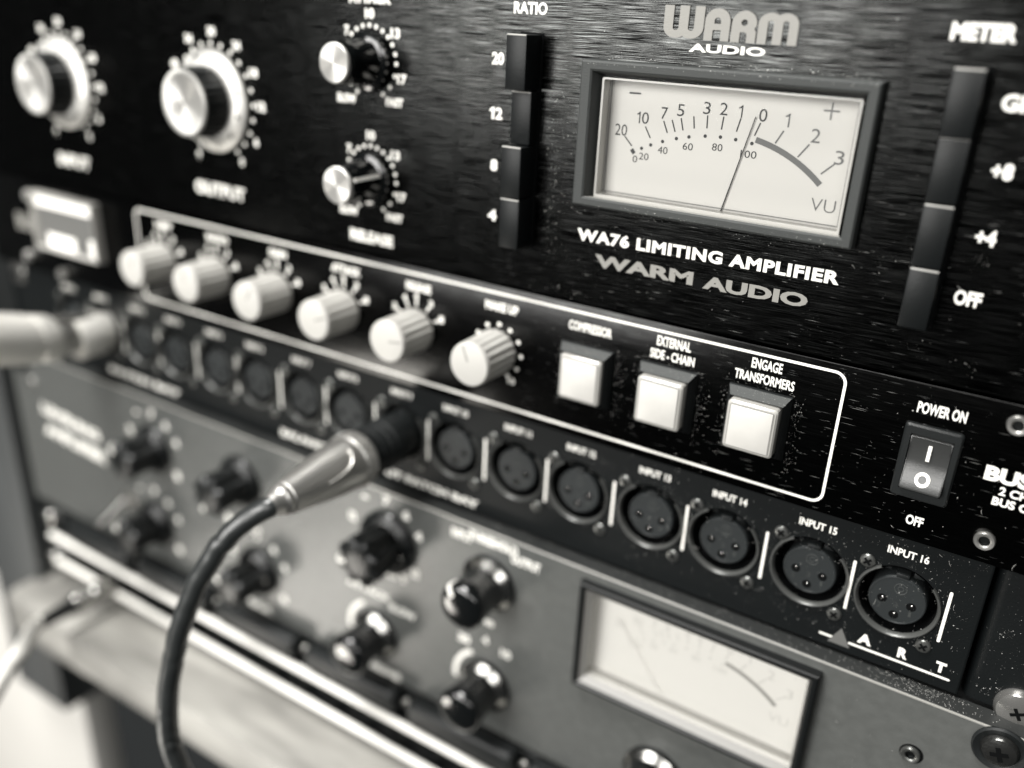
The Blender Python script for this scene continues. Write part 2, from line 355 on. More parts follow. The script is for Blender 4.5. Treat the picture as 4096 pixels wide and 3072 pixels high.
def small_dial(cx, cz, ptr):
    d = part('dial_knob', MB().lathe(cx, cz, [(8.9, -0.4), (8.9, -2.6), (8.3, -3.0), (7.1, -3.4), (6.5, -9), (6.3, -14.6), (5.95, -15.4)], 56), 'gloss', T)
    part('knob_cap', MB().lathe(cx, cz, [(5.95, -15.45), (5.95, -16.3), (5.6, -16.7), (0.02, -16.75)], 48), 'turned', d)
    if ptr is not None:
        ca, sa = math.cos(math.radians(ptr)), math.sin(math.radians(ptr)); q = []
        pr = [(7.3, -3.4), (6.75, -9), (6.55, -14.8)]; lp = []
        for r, y in pr: lp.append([(cx + ca * (r + e) - sa * wd, y, cz + sa * (r + e) + ca * wd) for e, wd in ((-0.5, -0.55), (0.12, -0.55), (0.12, 0.55), (-0.5, 0.55))])
        part('pointer_line', MB().loft(lp), 'ink', d, smooth=0)
    part('scale_dots', dots(MB(), cx, cz, 10.8, [133 - 14.6 * k for k in range(8)] + [15, 0, -20, -41, -61, -120, -139, 151, 170, -160], 0.68, IY), 'ink', T, smooth=0)
    n = MB()
    for s, x, z in (('10', 0.3, 14.2), ('7', -9.3, 8.9), ('13', 10.5, 8.9), ('17', 13.0, -4.4)):
        text(n, s, cx + x - 0.9 * len(s), cx + x + 0.9 * len(s), cz + z - 1.5, cz + z + 1.5, IY, 0.045)
    text(n, 'SLOW', cx - 14.2, cx - 6.1, cz - 13.2, cz - 10.4, IY, 0.045); text(n, 'FAST', cx + 6.5, cx + 13.4, cz - 12.9, cz - 10.2, IY, 0.045)
    part('scale_numbers', n, 'ink', T, smooth=0)
small_dial(-196.9, 63.4, None); small_dial(-197.3, 26.5, 20)
# push button columns
def column(x0, x1, zs, hs, tilt=0.6):
    for z, h in zip(zs, hs):
        b = MB().box(x0, x1, -h, -0.3, z - 14.6, z, 0.35, 2)
        part('push_button', b, 'button', T)
        part('crest_highlight', MB().box(x0 + 0.15, x1 - 0.15, -h - 0.08, -h + 0.7, z - 0.4, z + 0.06, 0.2, 2), 'crest', T)  # highlight along the button top, painted as a pale strip
    part('button_slot', MB().box(x0 - 0.5, x1 + 0.5, -0.25, 0.1, zs[-1] - 15.1, zs[0] + 0.5), 'void', T, smooth=0)
column(-140.4, -133.8, (74.6, 59.5, 44.6, 29.6), (8.4, 4.6, 8.8, 8.6))
column(-26.9, -20.3, (73.5, 59.0, 44.0, 29.0), (6.5, 5.5, 5.5, 5.5))
# VU meter: bezel frame standing 4 mm proud, clear pane, printed card, needle
def meter(T_, x0, x1, z0, z1, yb, ix0, ix1, iz0, iz1, yc, mface, mbez, card=None):
    """x0.. outer frame, ix0.. opening at the front, card = visible card rectangle"""
    o = [(x0, z0), (x1, z0), (x1, z1), (x0, z1)]; i = [(ix0, iz0), (ix1, iz0), (ix1, iz1), (ix0, iz1)]
    b = MB(); L = lambda x0_, x1_, z0_, z1_, y: rect_loop(x0_, x1_, z0_, z1_, y)
    e = 0.5
    b.loft([L(x0 - 0.2, x1 + 0.2, z0 - 0.2, z1 + 0.2, -0.02), L(x0, x1, z0, z1, yb + e), L(x0 + e, x1 - e, z0 + e, z1 - e, yb), L(ix0 - e, ix1 + e, iz0 - e, iz1 + e, yb), L(ix0, ix1, iz0, iz1, yb + e * 0.7),
            L(card[0] - 0.1, card[1] + 0.1, card[2] - 0.1, card[3] + 0.1, yc - 0.4)], cap=False)
    return part('meter_bezel', b, mbez, T_, smooth=20)
MT = meter(T, -119.0, -41.2, 30.3, 69.2, -4.0, -115.6, -44.0, 32.9, 66.6, 4.0, 'face', 'bezel', (-113.4, -45.6, 32.0, 64.6))
part('meter_card', MB().box(-113.6, -45.4, 4.0, 4.6, 31.6, 64.9), 'face', MT, smooth=0)
part('meter_pane', MB().box(-114.6, -44.9, 0.3, 0.6, 32.2, 65.6), 'pane', MT, smooth=0)
part('pane_rim', MB().ring(rrect(-113.9, -45.3, 32.0, 65.0, 0.6), rrect(-113.3, -45.9, 33.4, 64.5, 0.4), -0.6, 3.2), 'lens', MT)
part('rim_line', MB().box(-113.2, -46.0, 3.3, 3.5, 33.9, 34.05).box(-112.9, -112.7, 3.3, 3.5, 34.2, 64.3).box(-46.9, -46.8, 3.3, 3.5, 34.2, 64.3), 'redink', MT, smooth=0)
def vu_scale(parent, y, ink, red, fn, red2=None):
    """fn maps the card's design coordinates to x, z"""
    k = MB(); r = MB(); arc_ = MB()
    def tick(mb, a, b, wd):
        (x0, z0), (x1, z1) = fn(*a), fn(*b); d = math.hypot(x1 - x0, z1 - z0); nx, nz = -(z1 - z0) / d * wd / 2, (x1 - x0) / d * wd / 2
        mb.flat([(x0 + nx, z0 + nz), (x1 + nx, z1 + nz), (x1 - nx, z1 - nz), (x0 - nx, z0 - nz)], y)
    for a, b in (((-105.5, 47.2), (-107.9, 49.6)), ((-100.2, 49.9), (-102.0, 52.8)), ((-95.4, 51.8), (-96.8, 54.8)), ((-93.2, 52.3), (-94.4, 55.3)), ((-91.0, 52.9), (-91.9, 56.0)),
                 ((-87.9, 53.7), (-88.4, 56.8)), ((-84.4, 54.1), (-84.6, 57.4)), ((-80.4, 54.2), (-80.2, 57.5)), ((-76.3, 54.1), (-75.6, 57.5)), ((-71.4, 53.6), (-70.3, 56.9))): tick(k, a, b, 0.36)
    for x, z in ((-102.5, 46.9), (-99.9, 48.1), (-96.5, 49.4), (-92.6, 50.6), (-89.1, 51.4), (-84.6, 52.1), (-80.4, 52.3), (-76.2, 52.1), (-71.8, 51.6)):
        c = fn(x, z); k.flat([pol(c[0], c[1], 0.48, 30 * i) for i in range(12)], y)
    k.flat([fn(-105.9, 46.0), fn(-105.0, 44.9), fn(-104.2, 45.6), fn(-105.1, 46.7)], y)
    tick(k, (-107.7, 61.2), (-104.2, 61.2), 0.5)
    for s_, x, z, wd, h in (('20', -109.2, 51.2, 3.7, 3.1), ('10', -103.0, 55.0, 3.4, 3.1), ('7', -96.8, 56.8, 1.9, 3.1), ('5', -92.2, 58.0, 2.0, 3.1), ('3', -85.0, 59.2, 2.0, 3.1), ('2', -80.4, 59.4, 2.1, 3.1), ('1', -75.9, 59.2, 1.1, 3.1), ('0', -69.9, 58.8, 2.1, 3.2)):
        x, z = fn(x, z)
        if s_ == '1': one(k, x - wd / 2, x + wd / 2, z - h / 2, z + h / 2, y, 0.34)
        elif s_ == '10': one(k, x - 1.75, x - 0.75, z - h / 2, z + h / 2, y, 0.34); text(k, '0', x - 0.25, x + 1.8, z - h / 2, z + h / 2, y, 0.0)
        else: text(k, s_, x - wd / 2, x + wd / 2, z - h / 2, z + h / 2, y, 0.0)
    for s_, x, z in (('0', -104.2, 43.8), ('20', -101.6, 44.8), ('40', -96.2, 47.1), ('60', -89.1, 48.9), ('80', -80.9, 49.6), ('100', -72.3, 48.8)):
        x, z = fn(x, z); wd = 0.72 * len(s_); text(k, s_, x - wd, x + wd, z - 0.95, z + 0.95, y, 0.0)
    cx, cz, R_ = -79.0, 14.6, 38.9
    band = [fn(*pol(cx, cz, R_ + 0.75, a)) for a in range(78, 47, -3)] + [fn(*pol(cx, cz, R_ - 0.75, a)) for a in range(48, 79, 3)]
    arc_.flat(band, y)
    for a, b in (((-65.8, 52.3), (-64.1, 55.6)), ((-59.6, 49.6), (-57.2, 53.0)), ((-53.2, 46.2), (-50.3, 49.0))): tick(r, a, b, 0.42)
    for s_, x, z, wd in (('1', -63.6, 58.2, 1.2), ('2', -56.0, 55.2, 2.3), ('3', -49.4, 50.6, 2.3)):
        x, z = fn(x, z)
        if s_ == '1': one(r, x - wd / 2, x + wd / 2, z - 1.7, z + 1.7, y, 0.38)
        else: text(r, s_, x - wd / 2, x + wd / 2, z - 1.7, z + 1.7, y, 0.0)
    tick(r, (-55.2, 61.4), (-51.2, 61.4), 0.45); tick(r, (-53.2, 59.3), (-53.2, 61.1), 0.45); tick(r, (-53.2, 61.7), (-53.2, 63.4), 0.45)
    x, z = fn(-51.3, 38.5); text(r, 'VU', x - 3.1, x + 3.1, z - 1.6, z + 1.6, y, -0.012)
    part('scale_marks', k, ink, parent, smooth=0); part('scale_arc', arc_, red, parent, smooth=0); part('plus_marks', r, red2 or red, parent, smooth=0)
part('bezel_ledge', MB().loft([[(-115.2, -3.6, 32.95), (-44.4, -3.6, 32.95), (-45.7, 3.3, 32.2), (-113.3, 3.3, 32.2)], [(-115.2, -3.6, 32.75), (-44.4, -3.6, 32.75), (-45.7, 3.3, 32.0), (-113.3, 3.3, 32.0)]]), 'ledge', MT, smooth=0)
vu_scale(MT, 3.94, 'scale', 'redink', lambda x, z: (x, z))
part('needle', MB().tube([(-77.9, 3.55, 31.6), (-71.65, 3.55, 58.3)], [0.17, 0.12], 8), 'scale', MT)

# ================================================================== 2. BUS COMPRESSOR (one unit)
T = thing('bus_compressor', (-200, 0, -44.2), 'slim black rack compressor with six cream knobs and three lit square buttons', 'audio compressor')
part('faceplate', plate(-441, 41, -44.2, -0.25, 0, 4, 0.5), 'anod2', T)
part('chassis', MB().box(-425, 25, 4.2, 200, -43, -1.5), 'room', T, smooth=0)
bx0, bx1, bz0, bz1 = -326.5, -36.3, -41.5, -2.25
part('border_line', MB().ring(rrect(bx0, bx1, bz0, bz1, 3.4, 8), rrect(bx0 + 0.75, bx1 - 0.75, bz0 + 0.75, bz1 - 0.75, 2.7, 8), -0.05, -0.02), 'ink', T, smooth=0)
for s, cx, wd in (('HPF', -308.7, 9.5), ('RATIO', -276.5, 12), ('GAIN', -243.6, 9.0), ('ATTACK', -209.8, 13.5), ('RELEASE', -177.2, 10.5), ('MAKE UP', -143.6, 12.5)):
    word(T, s, cx - wd / 2, cx + wd / 2, -8.6, -5.6, IY, 0.045)
word(T, 'COMPRESSOR', -119.0, -104.4, -8.6, -5.6, IY, 0.03)
word(T, 'EXTERNAL', -89.9, -79.5, -7.0, -4.0, IY, 0.026); word(T, 'SIDE - CHAIN', -91.6, -77.9, -11.1, -8.2, IY, 0.026)
word(T, 'ENGAGE', -61.7, -53.2, -6.9, -3.9, IY, 0.024); word(T, 'TRANSFORMERS', -66.0, -49.3, -11.0, -8.1, IY, 0.024)
word(T, 'POWER ON', -18.6, -7.2, -8.2, -5.1, IY, 0.03); word(T, 'OFF', -15.0, -10.7, -39.5, -36.6, IY, 0.04)
word(T, 'BUS-COMP', -0.3, 29.5, -21.3, -17.2, IY, 0.05)
word(T, '2 CHANNEL VCA', 3.8, 27.0, -24.4, -22.1, IY, 0.03); word(T, 'BUS COMPRESSOR', 2.9, 28.0, -27.4, -25.1, IY, 0.035)
KX = (-309.6, -277.3, -243.9, -210.7, -177.7, -144.6)
for i, (kx, ang) in enumerate(zip(KX, (70, 95, 60, 20, 8, 112))):
    kz = -21.9
    k = part('control_knob', MB().lathe(kx, kz, [(7.1, -0.5), (7.75, -1.2), (7.6, -4), (7.45, -9), (7.35, -14.4), (7.35, -15.0), (7.25, -15.9), (6.9, -16.5), (6.6, -16.6), (0.02, -16.6)], 144, flute=(18, 0.5, 1, 4)), 'cream', T)
    ca, sa = math.cos(math.radians(ang)), math.sin(math.radians(ang)); c = MB()
    c.prism([(kx + ca * a - sa * wd, kz + sa * a + ca * wd) for a, wd in ((1.0, -0.28), (6.3, -0.28), (6.3, 0.28), (1.0, 0.28))], -16.66, -16.4)
    part('pointer_line', c, 'greyink', k, smooth=0)
    if i == 5: dd = dots(MB(), kx, kz, 9.0, (150, 118, 88, 60, 30, -1, -32, -62, 182, 214), 0.75, IY)
    else:
        dd = MB()
        for a in (178, 148, 118, 92, 60, 28):
            x, z = pol(kx, kz, 9.6, a); ux, uz = math.cos(math.radians(a)), math.sin(math.radians(a))
            dd.flat([(x - ux * 1.5 - uz * .4, z - uz * 1.5 + ux * .4), (x - ux * 1.5 + uz * .4, z - uz * 1.5 - ux * .4), (x + ux * 1 + uz * .4, z + uz * 1 - ux * .4), (x + ux * 1 - uz * .4, z + uz * 1 + ux * .4)], IY)
            x, z = pol(kx, kz, 11.6, a); text(dd, '%d' % (1 + a // 30), x - .9, x + .9, z - 1.2, z + 1.2, IY, 0.04)
    part('scale_dots', dd, 'ink', T, smooth=0)
word(T, '10', -140.2, -137.5, -32.4, -30.2, IY, 0.045); word(T, '0', -151.6, -150.2, -32.4, -30.2, IY, 0.045)
# three lit buttons: black frame with a bevelled top, clear rim, lit face
for bx, press in ((-111.9, 4.2), (-85.2, 5.6), (-57.9, 5.6)):
    b = MB(); x0, x1, z0, z1 = bx - 8.9, bx + 8.9, -31.6, -12.6
    b.loft([rect_loop(x0, x1, z0, z1, -0.02), rect_loop(x0 + 0.15, x1 - 0.15, z0 + 0.15, z1 - 0.15, -1.0), rect_loop(x0 + 1.5, x1 - 1.5, z0 + 1.5, z1 - 2.2, -3.6), rect_loop(x0 + 1.7, x1 - 1.7, z0 + 1.7, z1 - 2.4, -1.0)])
    f = part('lit_button', b, 'matteplastic', T, smooth=20)
    part('frame_bevel', MB().loft([[(x0 + 0.2, -1.05, z1 - 0.14), (x1 - 0.2, -1.05, z1 - 0.14), (x1 - 1.5, -3.66, z1 - 2.12), (x0 + 1.5, -3.66, z1 - 2.12)], [(x0 + 0.2, -0.9, z1 - 0.3), (x1 - 0.2, -0.9, z1 - 0.3), (x1 - 1.5, -3.5, z1 - 2.3), (x0 + 1.5, -3.5, z1 - 2.3)]]), 'bezel', f, smooth=0)
    part('button_rim', MB().loft([[(a, y, c) for a, c in rrect(x0 + 1.9 + d, x1 - 1.9 - d, z0 + 1.9 + d, z1 - 2.6 - d, 1.0, 3)] for y, d in ((-1.0, 0), (-press, 0), (-press - 0.6, 0.45), (-press - 0.7, 1.0))]), 'lens', f, smooth=25)
    part('button_seam', MB().ring(rrect(x0 + 2.75, x1 - 2.75, z0 + 2.75, z1 - 3.45, 0.5), rrect(x0 + 3.0, x1 - 3.0, z0 + 3.0, z1 - 3.7, 0.4), -press - 0.78, -press - 0.6), 'meterlip', f, smooth=0)
    part('button_face', MB().box(x0 + 3.0, x1 - 3.0, -press - 0.95, -press - 0.4, z0 + 3.0, z1 - 3.7, 0.2), 'lamp', f)
# rocker switch
pw = MB(); x0, x1, z0, z1 = -20.3, -6.5, -31.6, -11.0
pw.loft([[(a, 0.05, c) for a, c in rrect(x0, x1, z0, z1, 0.9)], [(a, -1.0, c) for a, c in rrect(x0, x1, z0, z1, 0.9)], [(a, -1.6, c) for a, c in rrect(x0 + .45, x1 - .45, z0 + .45, z1 - .45, 0.8)],
         [(a, -1.6, c) for a, c in rrect(x0 + 1.8, x1 - 1.8, z0 + 2.4, z1 - 2.4, 0.3)], [(a, 1.5, c) for a, c in rrect(x0 + 1.9, x1 - 1.9, z0 + 2.5, z1 - 2.5, 0.3)]], cap=False)
SW = part('power_switch', pw, 'matteplastic', T, smooth=25)
rx0, rx1 = x0 + 2.0, x1 - 2.0; prof = [(-13.7, 1.5), (-13.7, -0.9), (-14.2, -1.4), (-17.5, -0.9), (-20.5, -0.9), (-22.3, -1.2), (-25.5, -2.5), (-27.5, -3.7), (-28.1, -3.6), (-28.6, -2.2), (-28.8, 1.5)]
rk = MB(); rk.loft([[(rx0 + e, y + (0.0 if e == 0 else -0.0), z) for z, y in prof] for e in (0, rx1 - rx0)])
bmesh.ops.bevel(rk.bm, geom=[e for e in rk.bm.edges if abs(e.verts[0].co.x - e.verts[1].co.x) < 1e-4], offset=0.25, segments=2, affect='EDGES')
RK = part('rocker', rk, 'rocker', SW, smooth=50)
cxr = (rx0 + rx1) / 2 + 0.1
part('on_mark', MB().loft([rect_loop(cxr - 0.5, cxr + 0.35, -20.1, -15.9, y) for y in (-1.45, -0.95)]), 'ink', SW, smooth=0)
ofm = MB(); nn = 28; ro, ri = 1.85, 1.02; zc = -24.9; yy = lambda z: -1.55 - (z + 22.3) * -0.41 - 0.02
O = [pol(cxr, zc, ro, 360 * k / nn) for k in range(nn)]; I = [pol(cxr, zc, ri, 360 * k / nn) for k in range(nn)]
Ov = [ofm.bm.verts.new((x, yy(z), z)) for x, z in O]; Iv = [ofm.bm.verts.new((x, yy(z), z)) for x, z in I]
for k in range(nn): ofm.bm.faces.new((Ov[k], Ov[(k + 1) % nn], Iv[(k + 1) % nn], Iv[k]))
part('off_mark', ofm, 'ink', SW, smooth=0)
hex_screw(T, 3.8, -5.3, 0, 2.55); hex_screw(T, 3.8, -37.6, 0, 2.55)
for x, z in ((-404, -8), (-386, -42), (-412, -38)): hex_screw(T, x, z, 0, 2.5)
# small glowing meter at the left end
LM_ = meter(T, -396.5, -351.0, -30.2, -4.5, -4.5, -395.6, -351.9, -29.4, -5.2, -2.2, 'face', 'lens', (-394.5, -353, -28.5, -6.0))
part('meter_card', MB().box(-394.6, -352.9, -2.4, -1.5, -28.6, -5.9), 'trigrey', LM_, smooth=0)
part('glow_patch', MB().box(-394.4, -353.1, -2.9, -2.5, -10.5, -6.0).box(-388, -368, -2.9, -2.5, -28.4, -22.5).box(-357, -353.4, -2.9, -2.5, -28.4, -21.0), 'glow', LM_, smooth=0)  # bright areas of the meter imitated by emissive blocks
word(T, 'BUS', -417.0, -402.0, -25.5, -17.5, IY, 0.05, m='greyink')

# ================================================================== 3. XLR PATCH PANEL (one unit, face set back 3 mm)
T = thing('xlr_patch_panel', (-200, 3, -88.6), 'black rack panel with a row of sixteen round three-pin inputs, labelled INPUT', 'patch panel')
PY = 3.0; IP = PY - 0.06
XI = [-12.4 - 25.1 * i + (0.9 if i % 2 else 0) for i in range(16)]; ZI = -65.2; RH = 10.9
pl = MB(); edges = [7.45] + [(XI[i] + XI[i + 1]) / 2 for i in range(15)] + [XI[-1] - 12.5]
zt, zb = -44.9, -87.6
for i, cx in enumerate(XI):
    xa, xb = edges[i + 1], edges[i]
    an = sorted(set([round(k * 7.5, 4) for k in range(48)] + [round(math.degrees(math.atan2(z - ZI, x - cx)) % 360, 4) for x in (xa, xb) for z in (zb, zt)]))
    cv, rv, bv = [], [], []
    for a in an:
        ca, sa = math.cos(math.radians(a)), math.sin(math.radians(a)); t = 1e9
        if ca > 1e-9: t = min(t, (xb - cx) / ca)
        if ca < -1e-9: t = min(t, (xa - cx) / ca)
        if sa > 1e-9: t = min(t, (zt - ZI) / sa)
        if sa < -1e-9: t = min(t, (zb - ZI) / sa)
        cv.append(pl.bm.verts.new((cx + RH * ca, PY, ZI + RH * sa))); bv.append(pl.bm.verts.new((cx + RH * ca, PY + 1.5, ZI + RH * sa))); rv.append(pl.bm.verts.new((cx + t * ca, PY, ZI + t * sa)))
    for k in range(len(an)):
        j = (k + 1) % len(an)
        pl.bm.faces.new((cv[k], cv[j], rv[j], rv[k])); pl.bm.faces.new((cv[k], cv[j], bv[j], bv[k]))
xl = edges[-1]
pl.flat([(-424, zb), (xl, zb), (xl, zt), (-424, zt)], PY)
bmesh.ops.remove_doubles(pl.bm, verts=pl.bm.verts[:], dist=0.0005)
# folded edges right, left, top and bottom with a small radius
for (A, B) in (([(7.45, PY, zt), (7.45, PY, zb)], [(7.8, PY + 0.12, zt), (7.8, PY + 0.12, zb)]), ([(7.8, PY + 0.12, zt), (7.8, PY + 0.12, zb)], [(8.0, PY + 0.5, zt), (8.0, PY + 0.5, zb)]), ([(8.0, PY + 0.5, zt), (8.0, PY + 0.5, zb)], [(8.0, 60, zt), (8.0, 60, zb)]),
               ([(-424, PY, zb), (7.45, PY, zb)], [(-424, PY + 0.4, zb - 0.3), (7.45, PY + 0.4, zb - 0.3)]), ([(-424, PY + 0.4, zb - 0.3), (8.0, PY + 0.4, zb - 0.3)], [(-424, 60, zb - 0.3), (8.0, 60, zb - 0.3)]), ([(-424, PY, zt), (8, PY, zt)], [(-424, 60, zt), (8, 60, zt)]), ([(-424, PY, zt), (-424, PY, zb)], [(-424, 60, zt), (-424, 60, zb)])):
    pl.bm.faces.new([pl.bm.verts.new(v) for v in (A[0], A[1], B[1], B[0])])
part('faceplate', pl, 'crinkle', T, smooth=30)
part('socket_cavity', MB().box(-420, 5, 14, 15, -86, -46), 'void', T, smooth=0)
eb = MB(); ey = 5.2
eb.loft([[(8.6, 60, -88.6), (8.6, 60, -45), (8.6, 60.1, -45), (8.6, 60.1, -88.6)], [(8.6, 9, -88.6), (8.6, 9, -45), (10, 9, -45), (10, 9, -88.6)],
         [(9.0, 7.0, -88.6), (9.0, 7.0, -45), (10.5, 8.0, -45), (10.5, 8.0, -88.6)], [(10.2, 5.7, -88.6), (10.2, 5.7, -45), (11.5, 7.2, -45), (11.5, 7.2, -88.6)], [(12.2, ey, -88.6), (12.2, ey, -45), (12.6, 7.0, -45), (12.6, 7.0, -88.6)], [(41, ey, -88.6), (41, ey, -45), (41, 7.0, -45), (41, 7.0, -88.6)]])
part('rack_ear', eb, 'crinkle', T, smooth=50)
part('rack_ear', MB().box(-441, -424.6, 5.2, 7, -88.6, -45, 0.4), 'crinkle', T)
cross_screw(T, 22.6, -86.2, ey, 6.0, 'chrome', 2.9, 28, 'rack_screw', None, 0.30, 0.07)
cross_screw(T, -431, -84.9, ey, 6.0, 'chrome', 2.6, 20, 'rack_screw'); cross_screw(T, -431, -50.6, ey, 6.0, 'chrome', 2.6, 20, 'rack_screw')
for i, cx in enumerate(XI):
    s = MB().lathe(cx, ZI, [(11.3, PY + 0.3), (11.3, PY - 0.5), (11.1, PY - 1.0), (10.85, PY - 1.05), (10.5, PY - 0.7), (10.2, PY + 0.5)], 60, a0=121, a1=404)
    S = part('xlr_socket', s, 'rim', T, smooth=40)
    ins = MB().lathe(cx, ZI, [(7.6, PY + 10), (7.6, PY + 0.6), (7.35, PY + 0.2), (7.1, PY + 0.15), (7.0, PY + 0.3), (0.02, PY + 0.3)], 56)
    part('contact_insert', ins, 'insert', S, smooth=30)
    part('socket_bore', MB().lathe(cx, ZI, [(10.25, PY + 0.4), (10.2, PY + 10)], 48, cap0=False, cap1=False), 'void', S)
    kk = MB(); kk.box(cx - 1.7, cx + 1.7, PY + 0.0, PY + 9, ZI + 7.3, ZI + 8.6, 0.2).box(cx + 2.6, cx + 5.4, PY + 1.2, PY + 9, ZI + 8.0, ZI + 9.4, 0.15).box(cx - 4.9, cx - 3.3, PY + 1.2, PY + 9, ZI + 8.4, ZI + 9.2, 0.15)
    part('latch_key', kk, 'matteplastic', S)
    ph = MB()
    for x, z in ((-3.85, -0.7), (3.85, -0.7), (0, -4.75)): ph.lathe(cx + x, ZI + z, [(1.3, PY + 0.27), (1.24, PY + 0.24)], 24)
    part('pin_holes', ph, 'void', S, smooth=0)
    if i < 7:
        pc = MB()
        for x, z in ((-3.85, -0.7), (3.85, -0.7), (0, -4.75)): pc.lathe(cx + x + 0.1, ZI + z + 0.35, [(0.3, PY + 0.24), (0.2, PY + 0.1), (0.02, PY + 0.06)], 10)
        part('pin_contacts', pc, 'chrome', S)
        em = MB(); yt = PY + 0.24
        text(em, '2', cx - 4.7, cx - 3.7, ZI - 3.9, ZI - 2.3, yt, 0.0); text(em, '1', cx + 3.6, cx + 4.3, ZI - 3.9, ZI - 2.3, yt, 0.0); text(em, '3', cx - 0.5, cx + 0.5, ZI - 2.3, ZI - 0.7, yt, 0.0)
        em.lathe(cx + 0.3, ZI + 3.8, [(1.75, yt + 0.02), (1.65, yt - 0.05), (1.5, yt + 0.02)], 24, cap0=False, cap1=False); em.lathe(cx + 0.3, ZI + 3.8, [(0.85, yt + 0.02), (0.75, yt - 0.05), (0.62, yt + 0.02)], 20, cap0=False, cap1=False)
        part('moulded_marks', em, 'bezel', S, smooth=0)
    for sx, sz in ((-9.5, 9.6), (9.2, -11.0)): cross_screw(S, cx + sx, ZI + sz, PY, 2.05, 'screw', 0.9, 40 + 17 * i)
    word(T, 'INPUT %d' % (16 - i), cx - (5.3 if i < 7 else 4.8), cx + (5.3 if i < 7 else 4.8), -51.2, -48.8, IP, 0.03)
for i in range(16):
    x = -25 * i; part('divider_line', MB().flat(rrect(x - 0.42, x + 0.42, -73.4, -57.0, 0.4, 3), IP), 'ink', T, smooth=0)
word(T, 'PATCH BAY', -364, -314, -86.3, -83.4, IP, 0.05); word(T, 'BALANCED XLR INPUT PATCH BAY', -251, -152.0, -86.0, -83.0, IP, 0.05)
em = MB().flat(rrect(-30.4, -26.0, -84.45, -83.75, 0.3, 3), IP).flat(rrect(-22.0, 5.3, -84.45, -83.75, 0.3, 3), IP)
part('emblem_line', em, 'ink', T, smooth=0)
part('emblem_triangle', MB().flat([(-27.7, -85.9), (-21.3, -85.9), (-24.5, -80.1)], IP - 0.02), 'trigrey', T, smooth=0)
for s, x0, x1 in (('A', -19.8, -16.0), ('R', -8.9, -6.3), ('T', 1.0, 3.7)): word(T, s, x0, x1, -82.7, -79.3, IP, 0.05, name='emblem_letter')

# ================================================================== 4. GREY COMPRESSOR (two units, face 3 mm proud)
T = thing('grey_compressor', (-200, -3, -178.2), 'grey enamelled rack compressor with black pointer knobs and a dusty VU meter', 'audio compressor')
GY = -3.0; IG = GY - 0.06
R = rect_loop; hole = (-103.5, -27.8, -133.5, -94.5)
part('faceplate', MB().loft([R(-441, 41, -178.2, -89.2, 4), R(-441, 41, -178.2, -89.2, GY + 0.7), R(-440.6, 40.6, -177.8, -89.6, GY + 0.2), R(-440.3, 40.3, -177.5, -89.9, GY), R(*hole, GY), R(*hole, 4)], cap=False), 'grey', T, smooth=30)
part('chassis', MB().box(-425, 25, 4.2, 200, -177, -90.5), 'room', T, smooth=0)
def panel_knob(cx, cz, ang, k=1.0, fl=0.0):
    """round bakelite knob: polished skirt, waisted body (fluted when fl), white dash over the front rim"""
    b = MB().lathe(cx, cz, [(8.6 * k, GY - 4.4), (7.9 * k, GY - 7), (8.3 * k, GY - 12), (8.9 * k, GY - 16.5), (8.4 * k, GY - 18.0), (7.0 * k, GY - 18.7), (4, GY - 19.0), (0.02, GY - 19.1)], 96, flute=(8, fl, 0, 5) if fl else None)
    o = part('panel_knob', b, 'plastic' if fl else 'gloss', T, smooth=50)
    part('knob_skirt', MB().lathe(cx, cz, [(11.1 * k, GY - 0.2), (11.2 * k, GY - 1.6), (10.9 * k, GY - 2.2)], 56, cap1=False), 'gloss', o)
    part('skirt_edge', MB().lathe(cx, cz, [(10.9 * k, GY - 2.25), (8.5 * k, GY - 4.5)], 56, cap0=False, cap1=False), 'skirt' if not fl else 'plastic', o)  # metal ring added to catch a bright crescent; plain plastic on fluted knobs
    if ang is not None:
        ca, sa = math.cos(math.radians(ang)), math.sin(math.radians(ang)); q = []
        for r, y in ((5.0, -19.0), (7.1, -18.8), (8.55, -18.1), (9.0, -16.5), (8.7, -14)):
            r *= k; q.append([(cx + ca * (r + e) - sa * w_, GY + y - d, cz + sa * (r + e) + ca * w_) for e, d, w_ in ((-0.3, -0.3, -0.8), (0.1, 0.12, -0.8), (0.1, 0.12, 0.8), (-0.3, -0.3, 0.8))])
        part('pointer_line', MB().loft(q), 'ink', o)
part('edge_trim', MB().box(-440.5, 40.5, GY - 0.12, GY + 0.4, -89.75, -89.15, 0.15), 'barebevel', T)
part('top_lip', MB().box(-440, 40, GY + 0.6, 4, -89.19, -89.1), 'greyedge', T, smooth=0)  # thin dark sheet laid over the grey top face
for x, z, a, k, fl in ((-142.3, -110.5, 125, 1.0, 0), (-142.3, -157, None, 1.0, 0), (-189, -111, 190, 1.2, 2.2), (-196.3, -158, None, 1.0, 0), (-264, -155, 150, 1.05, 1.6), (-271, -111.5, 245, 1.05, 1.6), (-334, -156, 140, 1.05, 1.6), (-329, -114, 135, 1.05, 1.6), (-72.0, -160, 95, 1.0, 0)):
    panel_knob(x, z, a, k, fl)
for x, z in ((-142.3, -157), (-196.3, -158)):
    a_ = [pol(x, z, 15.0, a) for a in range(118, 196, 6)] + [pol(x, z, 13.1, a) for a in range(190, 117, -6)]
    part('scale_arc', MB().flat(a_, IG), 'ink', T, smooth=0)
